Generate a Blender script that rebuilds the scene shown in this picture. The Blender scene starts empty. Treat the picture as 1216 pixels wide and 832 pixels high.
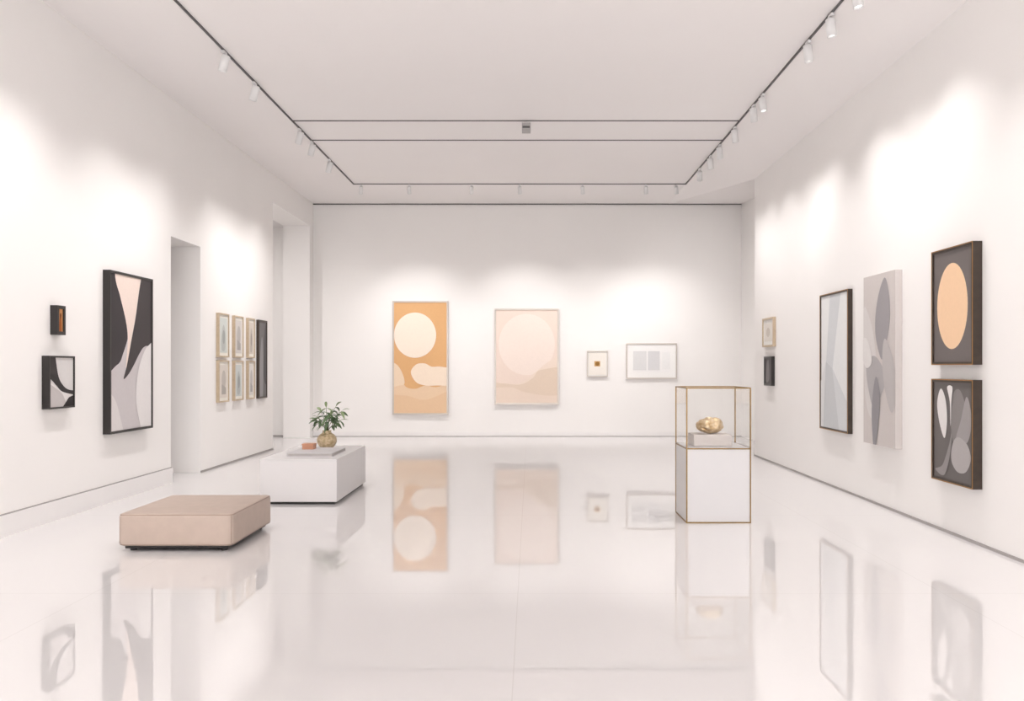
import bpy, bmesh, math, random
from mathutils import Vector, Matrix
random.seed(7)
sc = bpy.context.scene
F=960.0; CX=630.0; CY=435.0; HC=1.6
XL=-4.97; XR=4.02; YB=18.5; HT=5.32; XRB=4.82

def lin(c):
    o=[]
    for v in c[:3]:
        v=v/255.0
        o.append(v/12.92 if v<=0.04045 else ((v+0.055)/1.055)**2.4)
    return (o[0],o[1],o[2],1.0)

MATS={}
def mat(name,col,rough=0.5,metal=0.0,noise=0.0,nscale=8.0,bump=0.0,coat=0.0,spec=0.5,emis=0.0,col2=None):
    if name in MATS: return MATS[name]
    m=bpy.data.materials.new(name); m.use_nodes=True
    nt=m.node_tree; b=nt.nodes['Principled BSDF']
    c=lin(col)
    b.inputs['Roughness'].default_value=rough
    b.inputs['Metallic'].default_value=metal
    b.inputs['Coat Weight'].default_value=coat
    b.inputs['Specular IOR Level'].default_value=spec
    tc=nt.nodes.new('ShaderNodeTexCoord')
    n=nt.nodes.new('ShaderNodeTexNoise'); n.inputs['Scale'].default_value=nscale; n.inputs['Detail'].default_value=5
    nt.links.new(tc.outputs['Object'],n.inputs['Vector'])
    r=nt.nodes.new('ShaderNodeMapRange')
    r.inputs['From Min'].default_value=0.3; r.inputs['From Max'].default_value=0.7
    nt.links.new(n.outputs['Fac'],r.inputs['Value'])
    mx=nt.nodes.new('ShaderNodeMix'); mx.data_type='RGBA'
    c2=lin(col2) if col2 else tuple(max(0,v*(1-max(noise,0.01))) for v in c[:3])+(1,)
    mx.inputs['A'].default_value=c; mx.inputs['B'].default_value=c2
    nt.links.new(r.outputs['Result'],mx.inputs['Factor'])
    nt.links.new(mx.outputs['Result'],b.inputs['Base Color'])
    if bump>0:
        bp=nt.nodes.new('ShaderNodeBump'); bp.inputs['Strength'].default_value=bump; bp.inputs['Distance'].default_value=0.01
        nt.links.new(n.outputs['Fac'],bp.inputs['Height']); nt.links.new(bp.outputs['Normal'],b.inputs['Normal'])
    if emis>0:
        b.inputs['Emission Color'].default_value=c; b.inputs['Emission Strength'].default_value=emis
    MATS[name]=m; return m

class MB:
    def __init__(s): s.v=[];s.f=[];s.mi=[];s.ms=[];s.sm=[]
    def m(s,mt):
        if mt not in s.ms: s.ms.append(mt)
        return s.ms.index(mt)
    def add(s,vs,fs,mt,smooth=False,M=None):
        o=len(s.v); k=s.m(mt)
        for p in vs:
            p=Vector(p)
            if M is not None: p=M@p
            s.v.append(tuple(p))
        for f in fs:
            s.f.append([i+o for i in f]); s.mi.append(k); s.sm.append(smooth)
    def box(s,a,b,mt,M=None):
        x0,y0,z0=[min(a[i],b[i]) for i in range(3)]; x1,y1,z1=[max(a[i],b[i]) for i in range(3)]
        vs=[(x0,y0,z0),(x1,y0,z0),(x1,y1,z0),(x0,y1,z0),(x0,y0,z1),(x1,y0,z1),(x1,y1,z1),(x0,y1,z1)]
        s.add(vs,[(0,3,2,1),(4,5,6,7),(0,1,5,4),(1,2,6,5),(2,3,7,6),(3,0,4,7)],mt,M=M)
    def lathe(s,prof,mt,seg=32,M=None,smooth=True):
        vs=[];fs=[];n=len(prof)
        for r,z in prof:
            for i in range(seg):
                a=2*math.pi*i/seg; vs.append((r*math.cos(a),r*math.sin(a),z))
        for j in range(n-1):
            for i in range(seg):
                k=(i+1)%seg
                fs.append((j*seg+i,j*seg+k,(j+1)*seg+k,(j+1)*seg+i))
        fs.append(tuple(range(seg))[::-1]); fs.append(tuple((n-1)*seg+i for i in range(seg)))
        s.add(vs,fs,mt,smooth,M)
    def tube(s,pts,r,mt,seg=8,smooth=True):
        pts=[Vector(p) for p in pts]; vs=[];fs=[]
        for j,p in enumerate(pts):
            d=(pts[min(j+1,len(pts)-1)]-pts[max(j-1,0)]).normalized()
            up=Vector((0,0,1)) if abs(d.z)<0.9 else Vector((1,0,0))
            a=d.cross(up).normalized(); b=d.cross(a)
            rr=r[j] if isinstance(r,(list,tuple)) else r
            for i in range(seg):
                t=2*math.pi*i/seg; vs.append(tuple(p+a*rr*math.cos(t)+b*rr*math.sin(t)))
        for j in range(len(pts)-1):
            for i in range(seg):
                k=(i+1)%seg; fs.append((j*seg+i,j*seg+k,(j+1)*seg+k,(j+1)*seg+i))
        fs.append(tuple(range(seg))[::-1]); fs.append(tuple((len(pts)-1)*seg+i for i in range(seg)))
        s.add(vs,fs,mt,smooth)
    def obj(s,name,parent=None,loc=None,bevel=0,bseg=2):
        if loc is not None: L=Vector(loc); vs=[tuple(Vector(p)-L) for p in s.v]
        else: vs=s.v
        me=bpy.data.meshes.new(name); me.from_pydata(vs,[],s.f)
        for mt in s.ms: me.materials.append(mt)
        for i,p in enumerate(me.polygons): p.material_index=s.mi[i]; p.use_smooth=s.sm[i]
        me.update()
        o=bpy.data.objects.new(name,me); sc.collection.objects.link(o)
        if loc is not None: o.location=loc
        if bevel>0:
            b=o.modifiers.new('bevel','BEVEL'); b.width=bevel; b.segments=bseg; b.limit_method='ANGLE'
        if parent is not None: o.parent=parent
        return o

# ---------------------------------------------------------------- materials
WALL=mat('wall_paint',(244,241,239),0.75,noise=0.012,nscale=1.5,spec=0.2)
CEIL=mat('ceiling_paint',(244,240,239),0.85,noise=0.01,nscale=1.0,spec=0.1)
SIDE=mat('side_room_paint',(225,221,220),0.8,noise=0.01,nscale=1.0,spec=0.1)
TRIM=mat('trim_paint',(240,237,236),0.5,noise=0.01)
GAP=mat('shadow_gap',(165,160,158),0.8)
BLACK=mat('black_metal',(40,38,38),0.4,0.3)
TRACK=mat('track_metal',(90,88,88),0.5,0.3)
WHITEM=mat('white_powder_coat',(228,227,227),0.4)
GREYM=mat('grey_plastic',(170,166,165),0.5)
BRASS=mat('brass',(140,114,74),0.35,1.0,noise=0.2,nscale=20)
# floor
fm=bpy.data.materials.new('polished_epoxy_floor'); fm.use_nodes=True
nt=fm.node_tree; b=nt.nodes['Principled BSDF']
tc=nt.nodes.new('ShaderNodeTexCoord'); mp=nt.nodes.new('ShaderNodeMapping')
mp.inputs['Location'].default_value=(0.089+30,0.3+30,0)
nt.links.new(tc.outputs['Object'],mp.inputs['Vector'])
br=nt.nodes.new('ShaderNodeTexBrick'); br.offset=0.0; br.squash=1.0
br.inputs['Scale'].default_value=1.0; br.inputs['Brick Width'].default_value=3.0; br.inputs['Row Height'].default_value=3.0
br.inputs['Mortar Size'].default_value=0.003; br.inputs['Mortar Smooth'].default_value=0.3
br.inputs['Color1'].default_value=lin((225,222,222)); br.inputs['Color2'].default_value=lin((225,222,222)); br.inputs['Mortar'].default_value=lin((214,210,209))
nt.links.new(mp.outputs['Vector'],br.inputs['Vector'])
nt.links.new(br.outputs['Color'],b.inputs['Base Color'])
ns=nt.nodes.new('ShaderNodeTexNoise'); ns.inputs['Scale'].default_value=0.8; ns.inputs['Detail'].default_value=3
nt.links.new(tc.outputs['Object'],ns.inputs['Vector'])
mr=nt.nodes.new('ShaderNodeMapRange'); mr.inputs['To Min'].default_value=0.01; mr.inputs['To Max'].default_value=0.035
nt.links.new(ns.outputs['Fac'],mr.inputs['Value']); nt.links.new(mr.outputs['Result'],b.inputs['Roughness'])
b.inputs['IOR'].default_value=2.7
FLOOR=fm
def glassmat():
    m=bpy.data.materials.new('clear_glass'); m.use_nodes=True; nt=m.node_tree
    for n in list(nt.nodes): nt.nodes.remove(n)
    o=nt.nodes.new('ShaderNodeOutputMaterial'); t=nt.nodes.new('ShaderNodeBsdfTransparent'); g=nt.nodes.new('ShaderNodeBsdfGlossy')
    t.inputs['Color'].default_value=(0.985,0.985,0.98,1)
    g.inputs['Roughness'].default_value=0.02
    lw=nt.nodes.new('ShaderNodeLayerWeight'); lw.inputs['Blend'].default_value=0.5
    pw=nt.nodes.new('ShaderNodeMath'); pw.operation='POWER'; pw.inputs[1].default_value=4.0
    ml=nt.nodes.new('ShaderNodeMath'); ml.operation='MULTIPLY_ADD'; ml.inputs[1].default_value=0.5; ml.inputs[2].default_value=0.03
    nt.links.new(lw.outputs['Facing'],pw.inputs[0]); nt.links.new(pw.outputs[0],ml.inputs[0])
    mx=nt.nodes.new('ShaderNodeMixShader'); nt.links.new(ml.outputs[0],mx.inputs[0]); nt.links.new(t.outputs[0],mx.inputs[1]); nt.links.new(g.outputs[0],mx.inputs[2]); nt.links.new(mx.outputs[0],o.inputs[0])
    return m
GLASS=glassmat()

# ---------------------------------------------------------------- room shell
YF=-3.0; YE=14.5; TH=0.6; AH=4.77; XS=-8.2
D0=11.17; D1=12.17; DH=3.40; W1=15.6; W2=18.2
m=MB(); m.box((XS-0.2,YF-0.2,-0.1),(XRB+0.3,YB+0.3,0),FLOOR); m.obj('floor')
m=MB()
XT=3.16; HR=3.36+HC
m.add([(XL,YF,HT),(XT,YF,HT),(XT,YB,HT),(XL,YB,HT)],[(0,1,2,3)],CEIL)
m.add([(XT,YF,HT),(XR,YF,HR),(XR,YE,HR),(XT,YE,HT)],[(0,1,2,3)],CEIL)
m.add([(XT,YE,HT),(XR,YE,HR),(XRB,YB,HT),(XT,YB,HT)],[(0,1,3),(1,2,3)],CEIL)
m.add([(XR,YE,HR),(XRB,YE,HR),(XRB,YB,HT)],[(0,1,2)],CEIL)
m.box((XL-0.1,YF-0.2,HT+0.01),(XRB+0.3,YB+0.3,HT+0.15),CEIL)
m.obj('ceiling')
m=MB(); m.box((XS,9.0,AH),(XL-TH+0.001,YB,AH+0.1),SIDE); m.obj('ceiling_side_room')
m=MB()
m.box((XL-TH,YF,0),(XL,D0,HT),WALL); m.box((XL-TH,D0,DH),(XL,D1,HT),WALL)
m.box((XL-TH,D1,0),(XL,W1,HT),WALL); m.box((XL-TH,W1,AH),(XL,W2,HT),WALL); m.box((XL-TH,W2,0),(XL,YB,HT),WALL)
m.obj('wall_left')
m=MB(); m.box((XR,YF,0),(XR+0.3,YE,HR),WALL); m.box((XR+0.3,YF,0),(XR+1.0,YE,HT),WALL); m.box((XRB,YE,0),(XRB+0.3,YB,HT),WALL); m.obj('wall_right')
m=MB(); m.box((XS,YB,0),(XRB+0.3,YB+0.2,HT),WALL); m.obj('wall_back')
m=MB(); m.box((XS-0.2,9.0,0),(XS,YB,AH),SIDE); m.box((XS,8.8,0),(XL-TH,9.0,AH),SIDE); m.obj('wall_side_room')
# unseen front wall; window opening added behind the camera to let in fill light
m=MB(); m.box((XL,YF-0.2,0),(-4.2,YF,HT),WALL); m.box((3.3,YF-0.2,0),(XR+0.8,YF,HT),WALL); m.box((-4.2,YF-0.2,4.6),(3.3,YF,HT),WALL); m.obj('wall_front')
m=MB()
for i in range(6):
    x=-4.2+7.5*i/5; m.box((x-0.03,YF-0.14,0),(x+0.03,YF-0.06,4.6),BLACK)
m.box((-4.2,YF-0.14,0),(3.3,YF-0.06,0.06),BLACK); m.box((-4.2,YF-0.14,4.54),(3.3,YF-0.06,4.6),BLACK); m.box((-4.2,YF-0.12,2.6),(3.3,YF-0.08,2.64),BLACK)
m.obj('added_window_1')
# baseboards
m=MB(); m.box((XL,YF,0.0),(XL+0.03,D0,0.20),TRIM); m.box((XL,YF,0.20),(XL+0.012,D0,0.212),GAP); m.box((XL,D1,0),(XL+0.012,W1,0.03),GAP); m.obj('baseboard_left')
m=MB(); m.box((XR-0.012,YF,0),(XR,YE,0.025),GAP); m.obj('baseboard_right')
m=MB(); m.box((XL,YB-0.02,0.0),(XRB,YB,0.10),TRIM); m.box((XL,YB-0.03,0.0),(XRB,YB-0.02,0.012),GAP);m.obj('baseboard_back')
m=MB(); m.box((XL,YB-0.03,HT-0.02),(XRB,YB,HT),TRACK); m.obj('shadow_strip_1')  # dark strip stands in for the shade of a gap below the ceiling
m=MB(); m.box((XS,YB-0.02,0.0),(XL-TH,YB,0.03),GAP); m.obj('baseboard_side_room')

# ---------------------------------------------------------------- tracks
YX=16.46; XA=-3.6; XB=3.16
m=MB()
zt=HT-0.02
for x in (XA,XB): m.box((x-0.010,YF+0.1,zt),(x+0.010,YX,HT),TRACK)
m.box((XA,YX-0.012,zt+0.006),(XB,YX+0.012,HT),TRACK)
for y in (12.23,13.28): m.box((XA,y-0.012,zt+0.010),(XB,y+0.012,HT),TRACK)
m.obj('lighting_track')
m=MB(); m.box((-0.13,12.17,HT-0.18),(0.0,12.29,HT-0.05),GREYM); m.box((-0.12,12.165,HT-0.13),(-0.01,12.17,HT-0.10),TRACK); m.tube([(-0.065,12.23,HT-0.05),(-0.065,12.23,HT-0.02)],0.02,WHITEM)
m.obj('motion_sensor',bevel=0.006)

LENS=mat('lamp_lens',(255,250,244),0.3,emis=4.0)
def head(x,y,target,energy,size=94,s=1.0,blend=1.0):
    p=Vector((x,y,HT-0.02)); piv=Vector((x,y,HT-0.14*s-0.02))
    d=(Vector(target)-piv).normalized()
    m=MB()
    m.box((x-0.018,y-0.05*s,HT-0.05),(x+0.018,y+0.05*s,HT-0.0205),WHITEM)
    m.tube([(x,y,HT-0.05),tuple(piv)],0.009,WHITEM)
    q=d.to_track_quat('Z','Y').to_matrix().to_4x4()
    M=Matrix.Translation(piv)@q
    r=0.05*s; L=0.095*s
    m.lathe([(r*0.8,-L),(r,-L*0.9),(r,L),(r*0.86,L),(r*0.8,L*0.75)],WHITEM,20,M)
    m.lathe([(r*0.78,L*0.74),(r*0.78,L*0.78)],LENS,20,M,False)
    o=m.obj('track_spotlight',loc=tuple(p))
    if energy>0:
        l=bpy.data.lights.new('bulb','SPOT'); l.energy=energy; l.spot_size=math.radians(size); l.spot_blend=blend; l.shadow_soft_size=0.04; l.color=(1.0,0.975,0.96)
        lo=bpy.data.objects.new('bulb',l); sc.collection.objects.link(lo); lo.parent=o
        pos=piv+d*(L+0.045)
        lo.location=pos-p; lo.rotation_euler=d.to_track_quat('-Z','Y').to_euler()
E=190
for y,ty,tz,k in [(1.0,1.2,0.5,.8),(3.6,3.8,0.5,.8),(5.7,5.9,0.5,.75),(7.35,8.2,0.5,.9),(9.5,9.6,0.5,.75),(10.54,10.7,0.5,.7),(12.6,12.9,0.6,.75),(13.3,13.9,0.6,.7),(14.46,14.8,0.6,.8)]:
    head(XA,y,(XL+0.15,ty,tz),E*k)
for y,ty,tz,k in [(1.0,1.2,0.5,.7),(3.6,3.8,0.5,.7),(5.6,5.9,0.3,.75),(7.82,7.4,0.3,.6),(8.5,8.5,0.3,.45),(9.2,9.4,0.3,.6),(11.0,10.6,0.3,.6),(11.45,11.9,0.3,.5),(12.5,12.7,0.5,.5),(13.5,13.6,0.8,.5),(14.2,14.4,0.6,.4)]:
    head(XB,y,(XR-0.3,ty,tz),E*k)
head(XB,15.1,(3.9,YB,2.0),E*0.4)
for x,tx,e in [(-3.45,-3.9,0.35),(-2.47,-2.52,1.2),(-1.2,-1.3,0.25),(-0.22,-0.09,1.2),(1.06,1.5,0.7),(2.35,2.76,1.05),(2.97,3.6,0.35)]:
    head(x,YX,(tx,YB-0.2,1.2),E*e,s=0.8,size=80)

# ---------------------------------------------------------------- art
def smooth(pts,n=8):
    out=[];N=len(pts)
    for i in range(N):
        p0,p1,p2,p3=[pts[(i+k-1)%N] for k in range(4)]
        for j in range(n):
            t=j/n
            out.append(tuple(0.5*((2*p1[a])+(-p0[a]+p2[a])*t+(2*p0[a]-5*p1[a]+4*p2[a]-p3[a])*t*t+(-p0[a]+3*p1[a]-3*p2[a]+p3[a])*t**3) for a in (0,1)))
    return out
def ell(cx,cy,rx,ry,rot=0,n=48,a0=0,a1=360):
    o=[];c,s=math.cos(math.radians(rot)),math.sin(math.radians(rot))
    for i in range(n):
        a=math.radians(a0+(a1-a0)*i/(n if a1-a0==360 else n-1)); x,y=rx*math.cos(a),ry*math.sin(a)
        o.append((cx+x*c-y*s,cy+x*s+y*c))
    return o
def clip(poly):
    for ax,lim,sg in ((0,0,1),(0,1,-1),(1,0,1),(1,1,-1)):
        out=[]
        for i in range(len(poly)):
            a=poly[i-1]; b=poly[i]; ia=(a[ax]-lim)*sg>=0; ib=(b[ax]-lim)*sg>=0
            if ia!=ib:
                t=(lim-a[ax])/(b[ax]-a[ax]); out.append((a[0]+(b[0]-a[0])*t,a[1]+(b[1]-a[1])*t))
            if ib: out.append(b)
        poly=out
        if not poly: return []
    return poly
def paint(col):
    return mat('paint_%d_%d_%d'%tuple(col),col,0.6,noise=0.03,nscale=30,spec=0.15)
def art(name,wall,a,b_,z0,z1,depth,fw,fmat,bg,shapes,inset=0.012,mat_w=0,matc=(238,236,232),bead=None):
    if wall=='L': O=Vector((XL,a,z0)); U=Vector((0,1,0)); N=Vector((1,0,0)); W=b_-a
    elif wall=='R': O=Vector((XR,b_,z0)); U=Vector((0,-1,0)); N=Vector((-1,0,0)); W=b_-a
    else: O=Vector((a,YB,z0)); U=Vector((1,0,0)); N=Vector((0,-1,0)); W=b_-a
    H=z1-z0
    M=Matrix(((U.x,0,N.x,O.x),(U.y,0,N.y,O.y),(U.z,1,N.z,O.z),(0,0,0,1)))
    m=MB()
    if fw>0:
        m.box((0,0,0),(fw,H,depth),fmat,M); m.box((W-fw,0,0),(W,H,depth),fmat,M)
        m.box((fw,0,0),(W-fw,fw,depth),fmat,M); m.box((fw,H-fw,0),(W-fw,H,depth),fmat,M)
        if bead:
            t=fw*0.35; e=depth+0.003
            m.box((0,0,depth),(t,H,e),bead,M); m.box((W-t,0,depth),(W,H,e),bead,M); m.box((t,0,depth),(W-t,t,e),bead,M); m.box((t,H-t,depth),(W-t,H,e),bead,M)
    zf=depth-inset if fw>0 else depth
    x0,x1,y0,y1=fw,W-fw,fw,H-fw
    if mat_w>0:
        m.box((x0,y0,0.001),(x1,y1,zf-0.004),paint(matc),M); x0+=mat_w;x1-=mat_w;y0+=mat_w;y1-=mat_w
    m.box((x0,y0,0.001),(x1,y1,zf),paint(bg),M)
    k=0
    for pts,col in shapes:
        p=clip(pts)
        if len(p)<3: continue
        k+=1
        vs=[(x0+(x1-x0)*u,y0+(y1-y0)*v,zf+0.0012*k) for u,v in p]
        m.add(vs,[tuple(range(len(vs)))],paint(col),M=M)
    return m.obj(name,loc=tuple(O))
def XLp(px,d=0): return (-XL-d)*F/(CX-px)
def XRp(px,d=0): return (XR-d)*F/(px-CX)
def XBp(px): return (px-CX)*YB/F
def HB(py): return HC+(CY-py)*YB/F
SILV=mat('silver_frame',(200,191,183),0.35,0.3)
FBLK=mat('black_frame',(38,34,33),0.4)
FDW=mat('dark_wood_frame',(62,50,42),0.45,noise=0.3,nscale=15)
FOAK=mat('light_oak_frame',(200,180,154),0.5,noise=0.15,nscale=25)
GOLDF=mat('gilt_bead',(165,125,75),0.35,0.8)
art('orange_sun_painting','B',XBp(466.5),XBp(532.5),HB(492),HB(357.5),0.06,0.035,SILV,(224,176,126),[
 (smooth([(-.3,.27),(.0,.27),(.12,.33),(.22,.24),(.4,.22),(.6,.25),(.8,.235),(1.3,.25),(1.3,-.3),(-.3,-.3)]),(235,205,174)),
 (smooth([(-.1,.45),(.05,.44),(.16,.36),(.2,.27),(.1,.25),(-.1,.25)]),(240,216,190)),
 (smooth([(.32,.37),(.42,.44),(.58,.45),(.72,.42),(.9,.42),(1.2,.38),(1.2,.26),(.8,.25),(.6,.25),(.42,.28)]),(245,226,206)),
 (ell(.40,.705,.40,.205),(247,232,216)),
 (smooth([(-.3,.12),(.2,.16),(.6,.12),(1.3,.2),(1.3,-.3),(-.3,-.3)]),(231,197,162)),
])
art('peach_abstract_painting','B',XBp(587.5),XBp(663.5),HB(480),HB(366.5),0.06,0.035,SILV,(240,221,209),[
 (ell(.5,.63,.46,.33),(246,230,220)),
 (smooth([(-.2,.16),(.1,.17),(.4,.22),(.62,.32),(.8,.42),(.95,.48),(1.3,.6),(1.3,-.3),(-.2,-.3)]),(240,222,208)),
 (smooth([(-.3,.2),(.1,.21),(.4,.2),(.6,.27),(.75,.36),(1.3,.33),(1.3,-.3),(-.3,-.3)]),(228,208,190)),
 (smooth([(-.3,.1),(.2,.17),(.45,.12),(.8,.08),(1.3,.05),(1.3,-.3),(-.3,-.3)]),(236,217,202)),
])
art('small_gold_print','B',XBp(697),XBp(721.5),HB(447),HB(416.5),0.05,0.022,SILV,(240,234,226),[
 ([(.32,.38),(.66,.38),(.66,.62),(.32,.62)],(205,165,110)),(ell(.5,.5,.12,.09),(150,110,60))],mat_w=0.02)
art('framed_diptych_print','B',XBp(743.5),XBp(803.5),HB(449.5),HB(407.5),0.05,0.025,SILV,(243,241,240),[
 ([(.0,.08),(.36,.08),(.36,.95),(.0,.95)],(222,221,221)),
 ([(.40,.08),(.72,.08),(.72,.95),(.40,.95)],(218,217,218)),
 ([(.78,.12),(1,.12),(1,.9),(.78,.9)],(238,237,236))],mat_w=0.13,matc=(244,242,240))
art('small_amber_framed_print','L',XLp(59.5),XLp(77.5,.07),1.93,2.235,0.075,0.035,FBLK,(205,150,100),[
 (smooth([(.3,-.1),(.25,.4),(.45,.75),(.7,.6),(.75,-.1)]),(165,95,50)),(ell(.5,.7,.18,.12),(120,66,38))])
art('black_and_white_framed_print','L',XLp(49.5),XLp(88,.07),1.164,1.71,0.08,0.018,FBLK,(226,222,220),[
 (smooth([(.25,1.1),(.3,.8),(.5,.5),(.75,.35),(1.2,.3),(1.2,1.2)],8),(216,212,211)),
 (smooth([(-.2,.62),(.05,.56),(.3,.42),(.55,.3),(1.2,.22),(1.2,.30),(.8,.34),(.55,.44),(.35,.65),(.15,1.2),(-.2,1.2)],8),(66,62,62)),
 (smooth([(-.2,.45),(.3,.36),(.6,.18),(.75,-.2),(-.2,-.2)]),(196,190,189)),
 ([(.55,0),(1,0),(1,.22),(.8,.18)],(52,48,49)),
])
art('charcoal_abstract_painting','L',XLp(122),XLp(181,.08),0.81,2.725,0.085,0.03,FBLK,(206,200,201),[
 (smooth([(-.3,1.2),(.05,1.1),(.2,.9),(.38,.7),(.42,.62),(.3,.5),(.15,.42),(-.3,.40)]),(68,64,66)),
 (smooth([(.12,1.3),(.1,1.0),(.22,.86),(.36,.7),(.40,.58),(.36,.4),(.45,.42),(.6,.55),(.75,.75),(.9,1.0),(.9,1.3)]),(240,222,212)),
 (smooth([(.95,1.3),(.72,.98),(.6,.75),(.5,.6),(.38,.42),(.3,.33),(.42,.36),(.55,.42),(.7,.5),(.85,.55),(1.3,.6),(1.3,1.3)]),(76,71,72)),
 (smooth([(1.3,.6),(.95,.56),(.8,.5),(.66,.38),(.6,.2),(.7,.03),(.85,-.1),(1.3,-.1)]),(232,228,227)),
 (smooth([(-.2,.25),(.05,.22),(.2,.1),(.3,-.1),(-.2,-.1)]),(222,217,216)),
],bead=mat('frame_bead',(28,25,25),0.3))
cols=[(256.5,272.5),(275.5,289.5),(292,303)]
pal=[(210,214,210),(222,214,206),(214,208,204),(204,208,206),(216,206,196),(222,218,214)]
k=0
for ci,(p0,p1) in enumerate(cols):
    for ri,(za,zb) in enumerate(((1.75,2.451),(1.028,1.70))):
        c=pal[k]; k+=1
        sh=[(smooth([(.2,.1),(.25,.6),(.5,.8),(.75,.55),(.7,.1)]),tuple(int(v*.9) for v in c)),(ell(.5,.45,.18,.2),tuple(int(v*.78) for v in c))] if (ci+ri)%2==0 else [(ell(.5,.55,.3,.28),tuple(int(v*.88) for v in c)),([(.2,.1),(.8,.1),(.8,.3),(.2,.42)],tuple(int(v*.8) for v in c))]
        art('oak_framed_print','L',XLp(p0),XLp(p1,.05),za,zb,0.05,0.022,FOAK,c,sh,mat_w=0.05,matc=(238,234,226))
art('tall_grey_painting','L',XLp(304.3),XLp(317.5,.05),1.02,2.45,0.05,0.03,FDW,(120,117,118),[
 (smooth([(.2,-.1),(.1,.4),(.4,.8),(.6,.5),(.5,-.1)]),(150,148,149)),(smooth([(.6,.3),(.8,.9),(1.1,.9),(1.1,.2)]),(92,90,92))])
art('small_cream_framed_print','R',XRp(921.5),XRp(905,.05),1.93,2.415,0.05,0.03,FOAK,(226,220,212),[(ell(.5,.5,.25,.25),(205,196,186))],mat_w=0.06)
art('small_dark_framed_print','R',XRp(920),XRp(907,.06),1.28,1.767,0.06,0.03,FBLK,(96,92,92),[(smooth([(.2,.1),(.3,.8),(.6,.9),(.7,.2)]),(130,126,126))])
art('geometric_abstract_painting','R',XRp(1012.5),XRp(973.5,.06),0.758,2.57,0.06,0.028,FDW,(220,221,222),[
 ([(0,1),(.35,1),(.2,.5),(0,.35)],(234,234,234)),
 ([(.35,1),(.75,1),(.45,.45),(.2,.5)],(214,216,218)),
 ([(.75,1),(1,1),(1,.2),(.45,.45)],(232,233,233)),
 ([(.2,.5),(.45,.45),(.7,0),(.1,0)],(204,206,208)),
 ([(.45,.45),(1,.2),(1,0),(.7,0)],(216,218,220)),
 ([(.0,.35),(.2,.5),(.1,0),(0,0)],(224,224,225)),
],bead=GOLDF)
art('grey_leaf_canvas','R',XRp(1071.5),XRp(1026,.07),0.707,2.648,0.075,0,SILV,(208,201,198),[
 (smooth([(.0,.8),(.25,.72),(.4,.55),(.42,.35),(.3,.15),(.05,.3)]),(216,211,209)),
 (smooth([(.42,.62),(.4,.75),(.5,.88),(.68,.97),(.8,.9),(.85,.75),(.75,.6),(.6,.5)]),(160,156,158)),
 (smooth([(.1,.45),(.28,.52),(.5,.5),(.72,.4),(.6,.3),(.35,.22),(.2,.3)]),(178,174,175)),
 (smooth([(.7,.62),(.95,.5),(1.05,.3),(.9,.2),(.7,.33),(.62,.5)]),(192,187,186)),
 (smooth([(.3,.1),(.3,.25),(.42,.4),(.55,.3),(.5,.12),(.38,-.05)]),(150,147,150)),
 (smooth([(.0,.5),(.0,.62),(.15,.62),(.3,.5),(.15,.45)]),(228,224,222)),
])
art('peach_disc_painting','R',XRp(1166.5),XRp(1108,.07),1.615,2.718,0.085,0.028,FDW,(116,109,107),[
 (ell(.49,.5,.40,.385),(242,206,170))],bead=GOLDF)
art('dark_leaf_painting','R',XRp(1166.5),XRp(1108,.07),0.505,1.48,0.085,0.028,FDW,(112,107,105),[
 (smooth([(.5,.42),(.46,.65),(.52,.88),(.68,.93),(.82,.8),(.88,.6),(.78,.46),(.62,.38)]),(138,133,132)),
 (smooth([(.6,.42),(.72,.62),(.86,.86),(.97,.72),(.96,.52),(.85,.4)]),(160,155,154)),
 (smooth([(.48,.3),(.56,.42),(.7,.45),(.9,.38),(.97,.25),(.85,.12),(.65,.1),(.5,.18)]),(176,171,170)),
 (smooth([(.3,.42),(.16,.58),(.1,.78),(.2,.93),(.33,.82),(.37,.6)]),(226,222,220)),
 (smooth([(.05,.08),(.25,.14),(.42,.35),(.5,.5),(.46,.28),(.3,.04)]),(150,145,144)),
 (smooth([(.38,.95),(.52,.95),(.49,.8),(.47,.55),(.45,.8)]),(232,228,226)),
],bead=GOLDF)

# ---------------------------------------------------------------- vitrine
vx0,vx1,vy0,vy1=1.592,2.254,8.26,8.89; VZ=0.765; VT=1.385; t=0.012
root=bpy.data.objects.new('display_case',None); sc.collection.objects.link(root); root.location=((vx0+vx1)/2,(vy0+vy1)/2,0)
PL=mat('plinth_lacquer',(214,212,213),0.35,noise=0.01)
def place(o,parent):
    o.parent=parent; o.matrix_parent_inverse=Matrix.Translation(-Vector(parent.location))
m=MB(); m.box((vx0+0.006,vy0+0.006,0.012),(vx1-0.006,vy1-0.006,VZ),PL); o=m.obj('plinth'); place(o,root)
m=MB()
for x in (vx0,vx1-t):
    for y in (vy0,vy1-t): m.box((x,y,0),(x+t,y+t,VT),BRASS)
for z in (0.0,VZ-t,VT-t):
    for y in (vy0,vy1-t): m.box((vx0+t,y,z),(vx1-t,y+t,z+t),BRASS)
    for x in (vx0,vx1-t): m.box((x,vy0+t,z),(x+t,vy1-t,z+t),BRASS)
o=m.obj('brass_edging'); place(o,root)
m=MB()
g0,g1=VZ+0.001,VT-t; xa,xb,ya,yb=vx0+0.006,vx1-0.006,vy0+0.006,vy1-0.006
m.add([(xa,ya,g0),(xb,ya,g0),(xb,ya,g1),(xa,ya,g1)],[(0,1,2,3)],GLASS)
m.add([(xa,yb,g0),(xb,yb,g0),(xb,yb,g1),(xa,yb,g1)],[(0,1,2,3)],GLASS)
m.add([(xa,ya,g0),(xa,yb,g0),(xa,yb,g1),(xa,ya,g1)],[(0,1,2,3)],GLASS)
m.add([(xb,ya,g0),(xb,yb,g0),(xb,yb,g1),(xb,ya,g1)],[(0,1,2,3)],GLASS)
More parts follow.
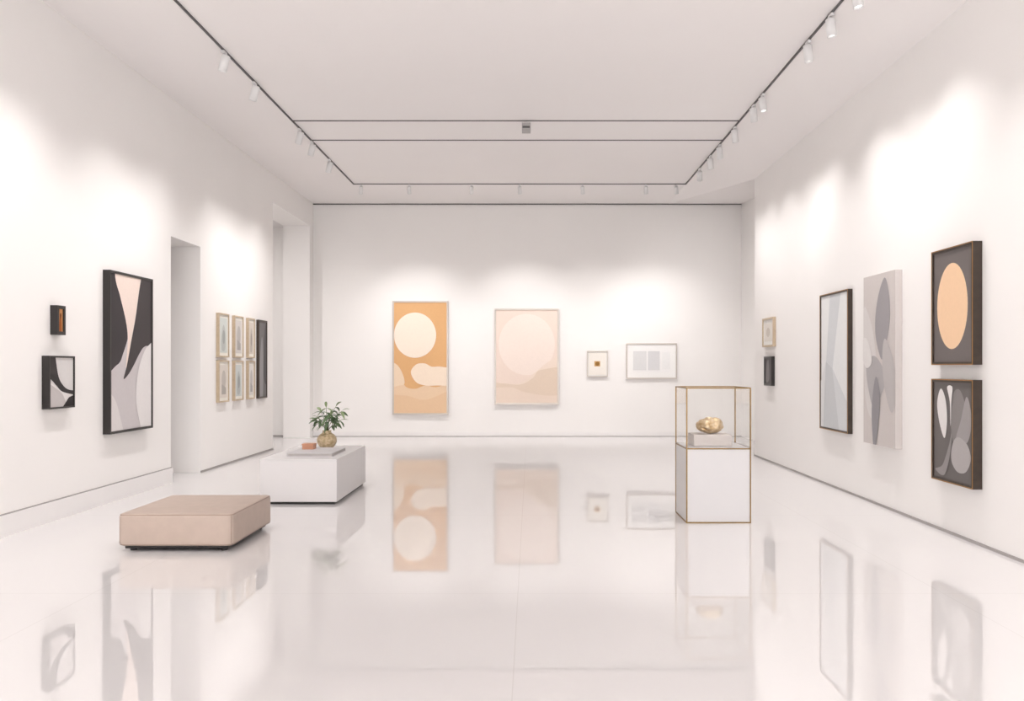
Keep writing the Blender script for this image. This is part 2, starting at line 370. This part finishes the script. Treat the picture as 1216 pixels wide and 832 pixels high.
m.add([(xa,ya,VT-0.006),(xb,ya,VT-0.006),(xb,yb,VT-0.006),(xa,yb,VT-0.006)],[(0,1,2,3)],GLASS)
o=m.obj('glass_panes'); place(o,root)
m=MB(); m.box((1.70,8.42,VZ+0.001),(2.10,8.74,VZ+0.125),mat('display_block_stone',(206,198,194),0.5,noise=0.04,nscale=20)); m.obj('display_block',bevel=0.008)
# gold nugget
bm=bmesh.new(); bmesh.ops.create_icosphere(bm,subdivisions=5,radius=1)
from mathutils import noise as mn
for v in bm.verts:
    p=v.co.copy(); dd=1+0.16*mn.noise(p*1.6)+0.07*mn.noise(p*4)+0.02*mn.noise(p*12)
    v.co=Vector((p.x*0.145*dd,p.y*0.10*dd,p.z*0.088*dd*(1.0 if p.z>0 else 0.9)))
me=bpy.data.meshes.new('gold_sculpture')
for f in bm.faces: f.smooth=True
zmin=min(v.co.z for v in bm.verts); bm.to_mesh(me); bm.free()
GOLD=mat('gold_ore',(176,142,94),0.35,0.6,noise=0.3,nscale=22,bump=0.9,col2=(226,208,178))
me.materials.append(GOLD)
o=bpy.data.objects.new('gold_nugget_sculpture',me); sc.collection.objects.link(o); o.location=(1.905,8.56,VZ+0.125-zmin)

# ---------------------------------------------------------------- white bench block
bx0,bx1,by0,by1,bz=-3.14,-2.244,9.37,10.99,0.527
root2=bpy.data.objects.new('display_table',None); sc.collection.objects.link(root2); root2.location=((bx0+bx1)/2,(by0+by1)/2,0)
LQ=mat('table_lacquer',(222,219,219),0.4,noise=0.01)
m=MB(); m.box((bx0,by0,0.03),(bx1,by1,bz-0.012),LQ); o=m.obj('body',bevel=0.006); place(o,root2)
m=MB(); m.box((bx0-0.004,by0-0.004,bz-0.012),(bx1+0.004,by1+0.004,bz),LQ); o=m.obj('top',bevel=0.003); place(o,root2)
m=MB(); m.box((bx0+0.03,by0+0.03,0),(bx1-0.03,by1-0.03,0.03),BLACK); o=m.obj('shadow_gap_base'); place(o,root2)  # inset base, coloured black for the shadow gap under the table
m=MB(); BK=mat('book_cover',(208,205,207),0.5); PG=mat('book_pages',(178,173,170),0.8)
m.box((-2.90,9.62,bz),(-2.36,10.32,bz+0.006),BK); m.box((-2.895,9.625,bz+0.006),(-2.365,10.315,bz+0.036),PG); m.box((-2.90,9.62,bz+0.036),(-2.36,10.32,bz+0.042),BK); m.box((-2.90,9.62,bz),(-2.894,10.32,bz+0.042),BK)
m.obj('large_book')
m=MB(); zb=bz+0.042; BR=mat('copper_box',(196,142,112),0.5,noise=0.1)
m.box((-2.84,10.05,zb),(-2.70,10.19,zb+0.055),BR); m.box((-2.845,10.045,zb+0.055),(-2.695,10.195,zb+0.07),BR); m.obj('small_trinket_box',bevel=0.004)
# vase + plant
px,py=-2.67,10.60
VM=mat('mottled_ceramic',(165,142,104),0.45,0.2,noise=0.4,nscale=30,bump=0.5,col2=(218,198,166))
rootp=bpy.data.objects.new('potted_plant',None); sc.collection.objects.link(rootp); rootp.location=(px,py,bz)
m=MB()
prof=[(0.055,0.0),(0.075,0.006),(0.105,0.04),(0.128,0.09),(0.125,0.135),(0.10,0.175),(0.065,0.20),(0.052,0.215),(0.060,0.235),(0.052,0.236),(0.044,0.215),(0.044,0.19)]
m.lathe(prof,VM,40,Matrix.Translation((px,py,bz))); m.lathe([(0.046,0.19),(0.046,0.205)],mat('soil',(60,45,35),0.9),20,Matrix.Translation((px,py,bz)),False)
o=m.obj('vase'); place(o,rootp)
m=MB(); ST=mat('plant_stem',(84,92,52),0.6); LF=mat('plant_leaf',(62,88,56),0.45,noise=0.4,nscale=12,col2=(100,124,82)); LF2=mat('plant_leaf_light',(116,138,94),0.45,noise=0.3,nscale=12,col2=(146,160,118))
def leaf(base,d,L,w,mt,droop):
    d=Vector(d).normalized(); side=d.cross(Vector((0,0,1)))
    if side.length<0.1: side=Vector((1,0,0))
    side.normalize(); tw=random.uniform(-0.9,0.9); up=side.cross(d)
    side2=side*math.cos(tw)+up*math.sin(tw); up2=side2.cross(d)
    vs=[];fs=[];n=7
    for i in range(n+1):
        t=i/n; c=Vector(base)+d*L*t+Vector((0,0,-droop*L*t*t)); ww=w*math.sin(math.pi*min(1,t*0.93+0.05))**0.8
        vs+= [tuple(c-side2*ww+up2*ww*0.3),tuple(c),tuple(c+side2*ww+up2*ww*0.3)]
    for i in range(n):
        a=i*3; fs+=[(a,a+1,a+4,a+3),(a+1,a+2,a+5,a+4)]
    m.add(vs,fs,mt,True)
b0=Vector((px,py,bz+0.2))
stems=[(-0.14,0.02,0.17),(-0.09,0.05,0.28),(0.0,-0.03,0.34),(0.11,0.04,0.35),(0.20,-0.02,0.29),(0.16,0.04,0.16),(-0.08,-0.09,0.20),(0.07,-0.10,0.25),(0.03,0.11,0.26)]
for i,tp in enumerate(stems):
    T=Vector(tp); pts=[b0+Vector((T.x*t_**1.5,T.y*t_**1.5,T.z*(t_**0.85))) for t_ in (0,.2,.4,.6,.8,1.0)]
    m.tube(pts,[0.007,0.006,0.005,0.004,0.003,0.002],ST,6)
    for k2,t_ in enumerate((0.55,0.75,0.95)):
        P=b0+Vector((T.x*t_**1.5,T.y*t_**1.5,T.z*(t_**0.85)))
        for sgn in (-1,1):
            hd=Vector((T.x,T.y,0)).normalized(); sd=Vector((-hd.y,hd.x,0))*sgn
            d=hd*(0.5+random.uniform(-.3,.3))+sd*(0.9+random.uniform(-.4,.3))+Vector((0,0,random.uniform(-.25,.4)))
            leaf(P,d,random.uniform(0.11,0.15),random.uniform(0.017,0.023),LF if random.random()<0.7 else LF2,random.uniform(0.3,0.8))
    leaf(pts[-1],Vector((T.x,T.y,T.z*0.5)),0.13,0.020,LF2,0.4)
o=m.obj('foliage'); place(o,rootp)

# ---------------------------------------------------------------- ottoman
ox0,ox1,oy0,oy1,oz=-3.57,-2.575,6.98,8.05,0.327
root3=bpy.data.objects.new('leather_ottoman',None); sc.collection.objects.link(root3); root3.location=((ox0+ox1)/2,(oy0+oy1)/2,0)
LE=mat('tan_leather',(190,172,160),0.5,noise=0.08,nscale=9,bump=0.12,spec=0.4); SE=mat('leather_seam',(160,141,129),0.6)
bm=bmesh.new(); bmesh.ops.create_cube(bm,size=1)
W,Dp,Hh=ox1-ox0,oy1-oy0,oz-0.045
for v in bm.verts: v.co=Vector((v.co.x*W,v.co.y*Dp,v.co.z*Hh))
bmesh.ops.bevel(bm,geom=[e for e in bm.edges if abs(e.verts[0].co.z-e.verts[1].co.z)>0.01],offset=0.055,segments=6,profile=0.5,affect='EDGES')
hz=[e for e in bm.edges if abs(e.verts[0].co.z-e.verts[1].co.z)<0.001 and len([f for f in e.link_faces if abs(f.normal.z)>0.9])==1]
bmesh.ops.bevel(bm,geom=hz,offset=0.035,segments=5,profile=0.5,affect='EDGES')
for f in bm.faces: f.smooth=True
me=bpy.data.meshes.new('cushion'); bm.to_mesh(me); bm.free(); me.materials.append(LE)
o=bpy.data.objects.new('cushion',me); sc.collection.objects.link(o); o.location=((ox0+ox1)/2,(oy0+oy1)/2,0.045+Hh/2); place(o,root3)
m=MB()
def ring(z,inset,r):
    pts=[];c=0.055
    for (cx,cy,a0) in ((ox1-c,oy1-c,0),(ox0+c,oy1-c,90),(ox0+c,oy0+c,180),(ox1-c,oy0+c,270)):
        for j in range(7):
            a=math.radians(a0+15*j); rr=c-inset; pts.append((cx+rr*math.cos(a),cy+rr*math.sin(a),z))
    pts.append(pts[0]); m.tube(pts,r,SE,6)
ring(oz-0.012,0.010,0.006); ring(0.06,0.008,0.006)
for x,y in ((ox0+0.016,oy0+0.016),(ox1-0.016,oy0+0.016),(ox1-0.016,oy1-0.016),(ox0+0.016,oy1-0.016)): m.tube([(x,y,0.07),(x,y,oz-0.02)],0.003,SE,6)
o=m.obj('piping'); place(o,root3)
m=MB(); m.box((ox0+0.05,oy0+0.04,0.022),(ox1-0.05,oy1-0.04,0.05),BLACK)
for x in (ox0+0.10,ox1-0.10):
    for y in (oy0+0.09,oy1-0.09): m.lathe([(0.028,0),(0.032,0.025)],BLACK,16,Matrix.Translation((x,y,0)),False)
o=m.obj('base_and_feet'); place(o,root3)

# ---------------------------------------------------------------- side room lamp, unseen, added to brighten the alcove
m=MB(); m.lathe([(0.15,AH-0.03),(0.15,AH)],WHITEM,24,Matrix.Translation((-6.8,15.5,0)),False); o=m.obj('added_fill_fixture')
l=bpy.data.lights.new('added_fill_light','AREA'); l.shape='DISK'; l.size=0.3; l.energy=80; l.color=(1,.97,.95)
lo=bpy.data.objects.new('added_fill_light',l); sc.collection.objects.link(lo); lo.location=(-6.8,15.5,AH-0.04); lo.parent=o
# ---------------------------------------------------------------- world
w=bpy.data.worlds.new('sky'); sc.world=w; w.use_nodes=True
bg=w.node_tree.nodes['Background']; bg.inputs[0].default_value=(1.0,0.98,0.97,1); bg.inputs[1].default_value=5.0

# ---------------------------------------------------------------- camera
cd=bpy.data.cameras.new('camera'); cam=bpy.data.objects.new('camera',cd); sc.collection.objects.link(cam)
cam.location=(0,0,HC); cam.rotation_euler=(math.radians(90),0,0)
cd.sensor_width=36; cd.lens=36*F/1216; cd.shift_x=-22/1216; cd.shift_y=19/1216; cd.clip_start=0.05
sc.camera=cam
sc.view_settings.view_transform='Standard'; sc.view_settings.look='None'; sc.view_settings.exposure=0.06
